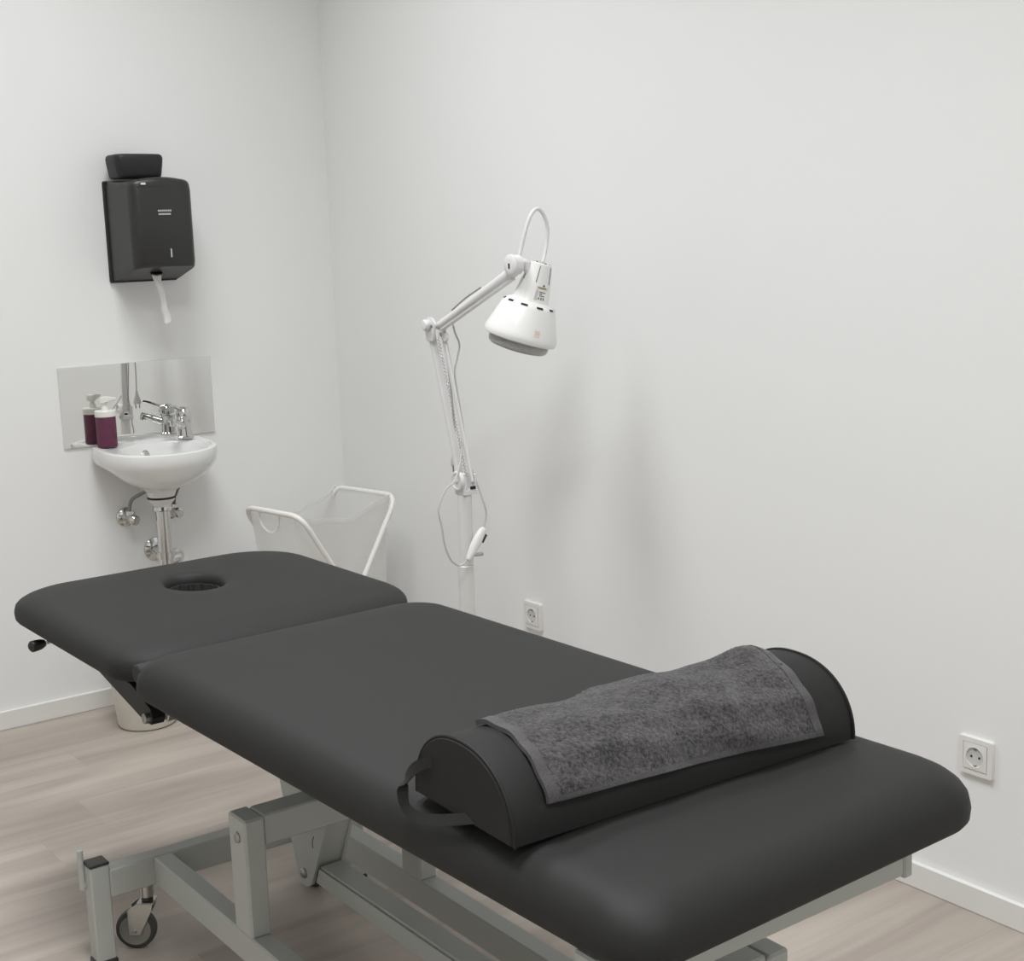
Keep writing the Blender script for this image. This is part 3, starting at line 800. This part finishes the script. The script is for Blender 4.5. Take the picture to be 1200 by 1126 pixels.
# ------------------------------------------------------------------ waste bin under the head end
bn = thing('waste_bin', 'round cream plastic waste bin on the floor under the head of the couch', 'waste bin', (-.868, -.245, 0))
bm = new(); lathe(bm, [(.076, 0), (.084, .003), (.088, .010), (.112, .262), (.1085, .262), (.0845, .012), (.0, .010)][:6] + [(.07, .011)], Matrix.Translation((-.868, -.245, 0)), 48); obj('bucket', bm, 'bin', bn)
bm = new(); lathe(bm, [(.1115, .256), (.1155, .257), (.1165, .262), (.1145, .266), (.1095, .2655), (.1090, .258)], Matrix.Translation((-.868, -.245, 0)), 48, False, False); obj('rim', bm, 'bin', bn)

# ------------------------------------------------------------------ laundry basket
A1, A2 = Vector((-.520, -.289, .63)), Vector((-.474, -.571, .63))
B2, B1 = Vector((-.082, -.506, .63)), Vector((-.145, -.164, .63))
lb = thing('laundry_basket', 'white folding laundry stand with a pale fabric bag in the corner', 'laundry basket', (-.30, -.38, 0))
def foot(p, z=.009): return Vector((p.x, p.y, z))
def bend(a, b, c, r, n=5):
    u = (a-b).normalized()*r; v = (c-b).normalized()*r
    return [b + u*(1-t)**2 + v*t**2 for t in [i/n for i in range(n+1)]]
def ustand(T1, T2, F2, F1):
    q = .05
    pts = [F1] + bend(F1, T1, T2, q) + bend(T1, T2, F2, q) + [F2]
    pts = [F1] + bend(F1, T1, T2, q) + bend(T1, T2, F2, q) + [F2]
    bm = new(); tube(bm, pts + bend(T2, F2, F1, .03)[0:0], .0085, 12); return bm
ins = .012
dAB = (B1-A1).normalized()*ins; along = (A1-A2).normalized()
obj('stand_frame', ustand(A1, A2, foot(B2 + along*.0) + Vector((.0,0,0)), foot(B1)), 'tube_white', lb)
obj('stand_frame', ustand(B1 - along*.022, B2 + along*.022, foot(A2 + along*.022), foot(A1 - along*.022)), 'tube_white', lb)
for F, G in ((foot(B2), foot(B1)), (foot(A2+along*.022), foot(A1-along*.022))):
    bm = new(); tube(bm, [F, G], .0085, 12); obj('floor_bar', bm, 'tube_white', lb)
for P_, Q_ in ((A2, B2), (A1, B1)):
    mid = (P_+Q_+foot(P_)+foot(Q_))/4
    bm = new(); cyl(bm, mid-along*.004, mid+along*.026, .005, 10); obj('pivot_rivet', bm, 'bolt', lb)
# bag: open box of cloth hung from the two top bars
bm = new(); rings = []
def bag_ring(z, sag, inset_, wob, top=False):
    c = [A2+along*.042, B2+along*.042, B1-along*.026, A1-along*.008]; cen = (A1+A2+B1+B2)/4; out = []
    for i in range(4):
        p, q = c[i], c[(i+1) % 4]
        for k in range(14):
            t = k/14; v = p.lerp(q, t); d = Vector((cen.x-v.x, cen.y-v.y, 0)).normalized()
            is_free = i in (0, 2)
            v = v + d*(inset_ + (.022*math.sin(PI*t) if is_free else .004) + wob*math.sin(9*t+3*i+z*11))
            v.z = z - (sag*math.sin(PI*t) if is_free else 0) - (.006*math.sin(4*PI*t) if (top and is_free) else 0)
            out.append(v)
    return out
rings = [bag_ring(.630, .050, .004, 0, True), bag_ring(.612, .047, .008, .001, True), bag_ring(.56, .035, .014, .003), bag_ring(.46, .02, .020, .005), bag_ring(.32, .0, .030, .006), bag_ring(.18, .0, .034, .005), bag_ring(.085, .0, .036, .003), bag_ring(.065, .0, .05, .0)]
loft(bm, rings, False, True)
bag = obj('bag', bm, 'bag', lb, sharp=70)
sol = bag.modifiers.new('thickness', 'SOLIDIFY'); sol.thickness = .0012
# sewn hem along the free edges and sleeves round the bars
for pr_ in (0, 2):
    r = bag_ring(.628, .050, .003, 0, True); seg = r[pr_*14:pr_*14+14] + [r[(pr_*14+14) % 56]]
    bm = new(); ribbon(bm, seg, (0, 0, 1), .014, .003); obj('bag_hem', bm, 'bag', lb)
def sleeve(P_, Q_):
    a = P_.lerp(Q_, .18); b = P_.lerp(Q_, .82); bm = new()
    for rr in (.0105,): tube(bm, [a.lerp(b, i/6) for i in range(7)], rr, 14, False)
    return bm
# hand hole with bound edge in the left side of the bag
hc = A1.lerp(A2, .42) + Vector((-.0015, 0, 0)); pts = []
for k in range(25):
    a = PI + PI*k/24
    pts.append(hc + along*(.050*math.cos(a)) + Vector((.006, .0, -.020 + .046*math.sin(a))))
pts = [pts[0]+Vector((0,0,.012))] + pts + [pts[-1]+Vector((0,0,.012))]
bm = new(); ribbon(bm, pts, Vector((0,0,1)).cross(along)+Vector((0,0,.001)), .004, .005); obj('hand_hole_binding', bm, 'tube_white', lb)

# ------------------------------------------------------------------ infrared lamp on a stand
LX, LY = -.320, -1.205
lamp = thing('infrared_lamp', 'white jointed infrared therapy lamp on a tall stand beside the right wall', 'floor lamp', (LX, LY, 0))
# wheeled base
bm = new()
for k in range(5):
    a = 2*PI*k/5 + .3; d = Vector((math.cos(a), math.sin(a), 0)); c = Vector((LX, LY, 0))
    tube(bm, smooth([c+d*.02+Vector((0,0,.105)), c+d*.10+Vector((0,0,.098)), c+d*.19+Vector((0,0,.078)), c+d*.235+Vector((0,0,.068))], 3), [.016]*4+[.0145]*3+[.012]*3, 10)
lathe(bm, [(.034, .070), (.036, .074), (.036, .125), (.028, .130)], Matrix.Translation((LX, LY, 0)), 20)
st = obj('star_base', bm, 'pole_white', lamp)
for k in range(5):
    a = 2*PI*k/5 + .3; d = Vector((math.cos(a), math.sin(a), 0)); c = Vector((LX, LY, 0)) + d*.232; n = Vector((-d.y, d.x, 0))
    bm = new(); lathe(bm, [(.014, -.011), (.024, -.010), (.025, -.006), (.025, .006), (.024, .010), (.014, .011)], basis(c+Vector((0,0,.025)), n), 20)
    tube(bm, [c+Vector((0,0,.045)), c+Vector((0,0,.066))], .006, 8)
    obj('caster', bm, 'rubber', st)
bm = new(); cyl(bm, (LX, LY, .125), (LX, LY, .566), .0215, 28, .002); obj('lower_pole', bm, 'pole_white', lamp)
bm = new(); cyl(bm, (LX+.004, LY, .566), (LX+.006, LY, .757), .0190, 28, .002); obj('upper_pole', bm, 'pole_white', lamp)
bm = new(); cyl(bm, (LX+.018, LY-.008, .592), (LX+.050, LY-.012, .590), .0055, 14, .002); obj('clamp_screw', bm, 'zinc', lamp, label='small metal clamp screw')
# lower joint bracket
J0 = Vector((-.312, -1.205, .792)); J1 = Vector((-.325, -1.120, 1.203)); J2 = Vector((-.312, -1.472, 1.361))
bm = new()
box(bm, J0.x-.018, J0.x-.010, J0.y-.022, J0.y+.022, .757, J0.z+.026, .002)
box(bm, J0.x+.020, J0.x+.026, J0.y-.020, J0.y+.020, .757, J0.z+.020, .002)
box(bm, J0.x-.0173, J0.x+.0253, J0.y-.0213, J0.y+.0213, .7577, .770, .001)
jb = obj('lower_bracket', bm, 'arm_white', lamp)
bm = new(); lathe(bm, [(.027, 0), (.027, .006), (.024, .009), (.020, .009), (.019, .0075), (.006, .0075), (.005, .010), (.003, .011)], basis(J0+Vector((-.018, 0, .004)), (-1, 0, 0)), 30); obj('tension_disc', bm, 'arm_white', jb)
bm = new(); box(bm, J0.x+.004, J0.x+.019, J0.y-.023, J0.y-.019, .772, .780); obj('bracket_slot', bm, 'dark_hole', jb, label='dark gap in the bracket')
# lower arm: a slim channel, a parallel bar and two springs
def bar(bm, a, b, wx, wy, bev=.001):
    a = Vector(a); b = Vector(b); m = basis(a, b-a, (1, 0, 0)); L_ = (b-a).length
    box(bm, -wx/2, wx/2, -wy/2, wy/2, 0, L_, bev, mtx=m)
bm = new(); bar(bm, J0+Vector((-.004, .010, -.004)), J1+Vector((-.008, .014, -.012)), .018, .012); la = obj('lower_arm', bm, 'arm_white', lamp)
bm = new(); bar(bm, J0+Vector((.014, -.014, -.002)), J1+Vector((.012, -.014, -.022)), .007, .012); obj('parallel_bar', bm, 'arm_white', la)
for dx in (.008, .022):
    bm = new(); a = J0+Vector((dx-.004, -.004, .012)); b = J1+Vector((dx-.010, -.010, -.030)); pts = []
    n = 240; m = basis(a, b-a, (1,0,0)); L_ = (b-a).length
    for k in range(n+1):
        pts.append(m @ Vector((.0028*math.cos(k*1.05), .0028*math.sin(k*1.05), L_*k/n)))
    tube(bm, pts, .0009, 5); obj('spring', bm, 'spring', la)
# elbow
bm = new()
prism(bm, [J1+Vector((-.022, -.026, .004)), J1+Vector((-.022, -.012, .022)), J1+Vector((-.022, .010, .024)), J1+Vector((-.022, .026, .004)), J1+Vector((-.022, .018, -.040)), J1+Vector((-.022, -.012, -.040))], (.008, 0, 0))
prism(bm, [J1+Vector((.014, -.026, .002)), J1+Vector((.014, -.012, .018)), J1+Vector((.014, .012, .018)), J1+Vector((.014, .022, .0)), J1+Vector((.014, .016, -.030)), J1+Vector((.014, -.012, -.030))], (.006, 0, 0))
bmesh.ops.bevel(bm, geom=bm.edges[:], offset=.0018, segments=2, affect='EDGES')
el = obj('elbow_bracket', bm, 'arm_white', lamp)
bm = new(); lathe(bm, [(.013, 0), (.015, .003), (.015, .012), (.012, .016), (.006, .017)], basis(J1+Vector((-.022, .004, .003)), (-1, 0, 0)), 22); obj('tension_knob', bm, 'arm_white', el)
bm = new(); cyl(bm, J1+Vector((.005, -.028, -.030)), J1+Vector((.013, -.028, -.030)), .013, 20, .002); obj('cord_guide', bm, 'arm_white', el)
bm = new(); lathe(bm, [(.0035, 0), (.0035, .001)], basis(J1+Vector((-.022, -.012, .0)), (-1, 0, 0)), 12); obj('elbow_screw', bm, 'bolt', el)
# upper arm: rounded tube with a groove and strip below
ad = (J2-J1).normalized(); nrm = Vector((1,0,0)).cross(ad).normalized()
if nrm.z < 0: nrm = -nrm
bm = new(); tube(bm, [J1+ad*.010-nrm*.006, J1+ad*.03-nrm*.007, J2-ad*.03-nrm*.008, J2-ad*.002-nrm*.006], [.0105, .0115, .0145, .0145], 24); ua = obj('upper_arm', bm, 'arm_white', lamp)
bm = new(); bar(bm, J1+ad*.020-nrm*.0185, J2-ad*.030-nrm*.0225, .014, .008); obj('arm_channel', bm, 'arm_white', ua)
bm = new(); tube(bm, smooth([J1+ad*.09+nrm*.0065+Vector((-.004,0,0)), J1+ad*.16+nrm*.0105+Vector((-.004,0,0)), J1+ad*.23+nrm*.0085+Vector((-.004,0,0))], 4), .0022, 8); obj('arm_wire', bm, 'spring', ua)
# head joint
bm = new(); lathe(bm, [(.0245, 0), (.026, .002), (.026, .008), (.022, .011), (.010, .0115)], basis(J2+Vector((-.014, .0, 0)), (-1, 0, 0)), 30); hj = obj('head_joint_disc', bm, 'arm_white', lamp)
bm = new(); lathe(bm, [(.024, 0), (.024, .016)], basis(J2+Vector((-.0135, 0, 0)), (1, 0, 0)), 28); obj('joint_core', bm, 'arm_white', hj)
bm = new(); box(bm, J2.x-.0262, J2.x-.0252, J2.y-.003, J2.y+.003, J2.z-.009, J2.z+.004, mtx=None); obj('joint_slot', bm, 'dark_hole', hj, label='dark screw slot')
T = Vector((-.252, -1.490, 1.363)); A_ = Vector((-.225, .213, -.951)).normalized()
bm = new(); tube(bm, smooth([J2+Vector((0, -.002, .004)), J2+Vector((.020, -.008, .004)), T+A_*.030+Vector((-.030, .004, .012)), T+A_*.03+Vector((-.010, 0, 0))], 4), .0085, 12); obj('joint_link', bm, 'arm_white', hj)
# lamp head
HM = basis(T, A_, (1, .2, 0))
bm = new()
prof = [(.010, .004), (.0255, -.0005), (.0285, .0015), (.0300, .008), (.0445, .088), (.0475, .094), (.0570, .0985), (.0645, .104), (.0690, .112), (.0900, .172), (.0925, .181), (.0925, .187), (.0905, .193), (.0860, .1955), (.0835, .194), (.0860, .186), (.0840, .174), (.060, .112), (.038, .095)]
lathe(bm, prof, HM, 64, True, True)
hd_ = obj('lamp_shade', bm, 'lamp_white', lamp)
bm = new(); lathe(bm, [(.050, .150), (.068, .182), (.0755, .196), (.0760, .206), (.0735, .214), (.066, .219), (.050, .222), (.02, .2235)], HM, 48); obj('bulb', bm, 'bulb', lamp, label='frosted grey infrared bulb')
# vent slots round the shoulder and slits down the neck
def on_head(r, z, a): return HM @ Vector((r*math.cos(a), r*math.sin(a), z))
def lab(a): return FA + LSIGN*a
LSIGN = -1
def head_patch(name, m, z0, z1, a0, a1, r0, r1, parent=hd_, n=5, th=.0008, label=None, kz=1):
    bm = new(); rings = []
    for i in range(n+1):
        a = a0+(a1-a0)*i/n
        rings.append([on_head(r0+th, z0, a), on_head(r1+th, z1, a), on_head(r1-.001, z1, a), on_head(r0-.001, z0, a)])
    loft(bm, rings); return obj(name, bm, m, parent, label)
def view_angle(p):          # angle on the head that faces a world point
    q = HM.inverted() @ Vector(p); return math.atan2(q.y, q.x)
FA = view_angle((-2.40, -4.28, 1.43))
for k in range(10):
    a = FA + .18 + k*2*PI/10
    head_patch('vent_slot', 'dark_hole', .1015, .1055, a-.135, a+.135, .0612, .0662)
for k in range(6):
    a = FA - .02 + k*2*PI/6
    head_patch('neck_slit', 'dark_hole', .006, .046, a-.022, a+.022, .0296, .0369, n=2)
for k in range(6):
    a = FA + .5 + k*2*PI/6
    bm = new(); c = on_head(.0205, 0, a); lathe(bm, [(.0042, -.0022), (.0042, .0004)], basis(c, -A_), 12); obj('top_vent', bm, 'dark_hole', hd_)
bm = new(); lathe(bm, [(.0085, -.006), (.0085, .0012), (.006, .004)], basis(T, -A_), 16); obj('cable_gland', bm, 'cord_grey', hd_)
LA0, LA1 = .15, 1.0
# rating label and markings (the neck's radius grows with z)
rn = lambda z: .0300 + (z-.008)*(.0145/.080)
head_patch('maker_strip', 'label_cream', .0535, .0605, lab(LA0), lab(LA1), rn(.0535), rn(.0605), n=8, th=.0005, label='cream label strip with small print')
head_patch('rating_label', 'label_grey', .0625, .0880, lab(LA0), lab(LA0+.16), rn(.0625), rn(.0880), n=4, th=.0005, label='grey column of the rating label')
bm_all = new()
def ink(z0, z1, a0, a1, th=.0012):
    rings = []
    for i in range(4):
        a = lab(a0+(a1-a0)*i/3); rings.append([on_head(rn(z0)+th, z0, a), on_head(rn(z1)+th, z1, a), on_head(rn(z1)-.0005, z1, a), on_head(rn(z0)-.0005, z0, a)])
    loft(bm_all, rings)
rnd = random.Random(5)
a = LA0+.08
for k in range(9):
    da = .045; ink(.0555, .0582, a, a+da); a += da+.022
for row, z in enumerate((.0655, .0700, .0745)):
    a = LA0+.20+.03*row
    for k in range((6, 3, 5)[row]):
        da = rnd.uniform(.04, .07); ink(z, z+.0018, a, a+da); a += da+.016
for a in (LA0+.22, LA0+.38, LA0+.54): ink(.0795, .0850, a, a+.06)
# warning triangle
tz = .0475
for k in range(4): ink(tz+.0012*k, tz+.0012*(k+1), .62-.025*(k+.5), .62+.025*(k+.5))
obj('label_print', bm_all, 'ink', hd_, label='dark small print and warning triangle')
# red hot-surface mark: a small square outline with three strokes
bm = new(); rs = lambda z: .0690 + (z-.112)*(.0210/.060)
def red(z0, z1, a0, a1, th=.0007):
    rings = []
    for i in range(3):
        a = lab(a0+(a1-a0)*i/2); rings.append([on_head(rs(z0)+th, z0, a), on_head(rs(z1)+th, z1, a), on_head(rs(z1)-.0005, z1, a), on_head(rs(z0)-.0005, z0, a)])
    loft(bm, rings)
ra = .45; rz = .1565
red(rz, rz+.0012, ra-.075, ra+.075); red(rz+.013, rz+.0142, ra-.075, ra+.075)
red(rz, rz+.0142, ra-.075, ra-.064); red(rz, rz+.0142, ra+.064, ra+.075)
for q in (-.035, 0, .035): red(rz+.003, rz+.0105, ra+q-.007, ra+q+.007)
obj('hot_surface_mark', bm, 'red_ink', hd_, label='pale red square hot surface mark')
# cables
bm = new(); tube(bm, smooth([(-.250, -1.490, 1.360), (-.240, -1.486, 1.375), (-.226, -1.48, 1.410), (-.222, -1.48, 1.447), (-.233, -1.48, 1.480), (-.252, -1.48, 1.4935), (-.272, -1.478, 1.477), (-.289, -1.475, 1.435), (-.302, -1.470, 1.385), (-.307, -1.466, 1.368)], 6), .0048, 12); obj('head_cable', bm, 'arm_white', lamp)
bm = new(); tube(bm, smooth([(-.306, -1.172, 1.205), (-.285, -1.150, 1.180), (-.268, -1.142, 1.150), (-.278, -1.144, 1.113), (-.294, -1.153, 1.070), (-.294, -1.177, .957), (-.294, -1.201, .845), (-.284, -1.214, .798), (-.274, -1.235, .735), (-.269, -1.238, .70), (-.279, -1.238, .668)], 6), .0026, 8); obj('lamp_cord', bm, 'cord_grey', lamp)
bm = new(); tube(bm, smooth([(-.336, -1.24, .590), (-.349, -1.24, .580), (-.367, -1.24, .578), (-.391, -1.24, .599), (-.407, -1.24, .641), (-.413, -1.24, .688), (-.420, -1.238, .729), (-.409, -1.235, .760), (-.389, -1.232, .786), (-.350, -1.222, .808), (-.307, -1.192, .891), (-.302, -1.167, 1.003), (-.302, -1.144, 1.115), (-.305, -1.132, 1.172)], 6), .0026, 8); obj('mains_cord', bm, 'cord_grey', lamp)
# dimmer
da, db = Vector((-.338, -1.242, .588)), Vector((-.280, -1.240, .667))
bm = new(); ax = (db-da).normalized(); pts = [da + (db-da)*t for t in (0, .04, .15, .4, .7, .9, .97, 1)]
m_ = basis(da, ax, (0, -1, 0)); Ld = (db-da).length; rings = []
for t, wx, wy in ((0, .004, .004), (.02, .007, .006), (.12, .009, .008), (.4, .011, .0135), (.65, .011, .0145), (.88, .010, .012), (.97, .008, .008), (1, .004, .004)):
    rings.append([m_ @ Vector((wx*math.cos(2*PI*k/20), wy*math.sin(2*PI*k/20), t*Ld)) for k in range(20)])
loft(bm, rings); dm = obj('cord_dimmer', bm, 'lamp_white', lamp)
bm = new(); c = da.lerp(db, .70)+Vector((.0125, -.004, -.004)); box(bm, -.004, .004, -.004, .004, -.012, .012, .001, mtx=basis(c, ax, (1, 0, 0))); obj('rocker_switch', bm, 'black_plastic', dm, label='black rocker switch')
# the mains plug hangs behind the arm and shows in the mirror
bm = new(); tube(bm, smooth([(-.315, -1.122, 1.185), (-.300, -1.118, 1.15), (-.288, -1.12, 1.05), (-.285, -1.125, .95), (-.287, -1.128, .872)], 6), .0028, 8); pc = obj('plug_cord', bm, 'cord_grey', lamp)
bm = new(); lathe(bm, [(.0045, 0), (.006, .012), (.0125, .030), (.0155, .042), (.0155, .048), (.012, .050)], basis((-.287, -1.128, .874), (0, 0, -1)), 18)
bm.transform(Matrix.Translation((-.287, -1.128, 0)) @ Matrix.Diagonal((1, .55, 1, 1)) @ Matrix.Translation((.287, 1.128, 0))); pl_ = obj('mains_plug', bm, 'cord_grey', pc)
for s in (-1, 1):
    bm = new(); cyl(bm, (-.287+s*.0085, -1.128, .826), (-.287+s*.0075, -1.128, .806), .0023, 10, .0008); obj('plug_pin', bm, 'bolt', pl_)

# ------------------------------------------------------------------ wall sockets
def socket(y, z, label):
    s = thing('wall_socket', label, 'wall socket', (0, y, z), 0, None)
    h = .0405; bm = new()
    def rr(hs, x, r=.005): return [Vector((x, y+p[0], z+p[1])) for p in rrect(-hs, hs, -hs, hs, (r, r, r, r), 3)]
    n = len(rr(h, 0)); 
    def rrn(hs, x):
        b0 = rrect(-h, h, -h, h, (.004,)*4, 3); k = hs/h; return [Vector((x, y+p[0]*k, z+p[1]*k)) for p in b0]
    loft(bm, [rrn(h, 0), rrn(h, -.0065), rrn(h*.975, -.0095), rrn(h*.73, -.0100), rrn(h*.72, -.0085), rrn(h*.5, -.0085)])
    fr = obj('frame', bm, 'socket_plastic', s)
    # centre plate with its round well
    bm = new(); N_ = 40
    sq = []
    for k in range(N_):
        a = 2*PI*k/N_; c, s_ = math.cos(a), math.sin(a); q = .0275/max(abs(c), abs(s_)); sq.append((q*c, q*s_))
    circ = lambda r, x: [Vector((x, y+r*math.cos(2*PI*k/N_), z+r*math.sin(2*PI*k/N_))) for k in range(N_)]
    loft(bm, [[Vector((-.0086, y+a, z+b)) for a, b in sq], [Vector((-.0112, y+a, z+b)) for a, b in sq], circ(.0225, -.0120), circ(.0212, -.0122), circ(.0202, -.0115)], False, False)
    obj('centre_plate', bm, 'socket_plastic', s)
    bm = new(); loft(bm, [circ(.0203, -.0116), circ(.0196, -.0090), circ(.0190, -.0088)], False, True)
    wl = obj('socket_well', bm, 'socket_well', s)
    # deepen the look with the side clips and the two holes
    for dy in (-.0095, .0095):
        bm = new(); cyl(bm, (-.0080, y+dy, z), (-.0093, y+dy, z), .0026, 12); obj('pin_hole', bm, 'dark_hole', wl)
    for dz_ in (-.0178, .0178):
        bm = new(); box(bm, -.0112, -.0086, y-.0032, y+.0032, z+dz_-.0022, z+dz_+.0022, .0006); obj('earth_clip', bm, 'bolt', wl)
    return s
socket(-1.0796, .3405, 'white wall socket low on the right wall behind the middle of the couch')
socket(-2.5879, .3405, 'white wall socket low on the right wall beside the foot of the couch')
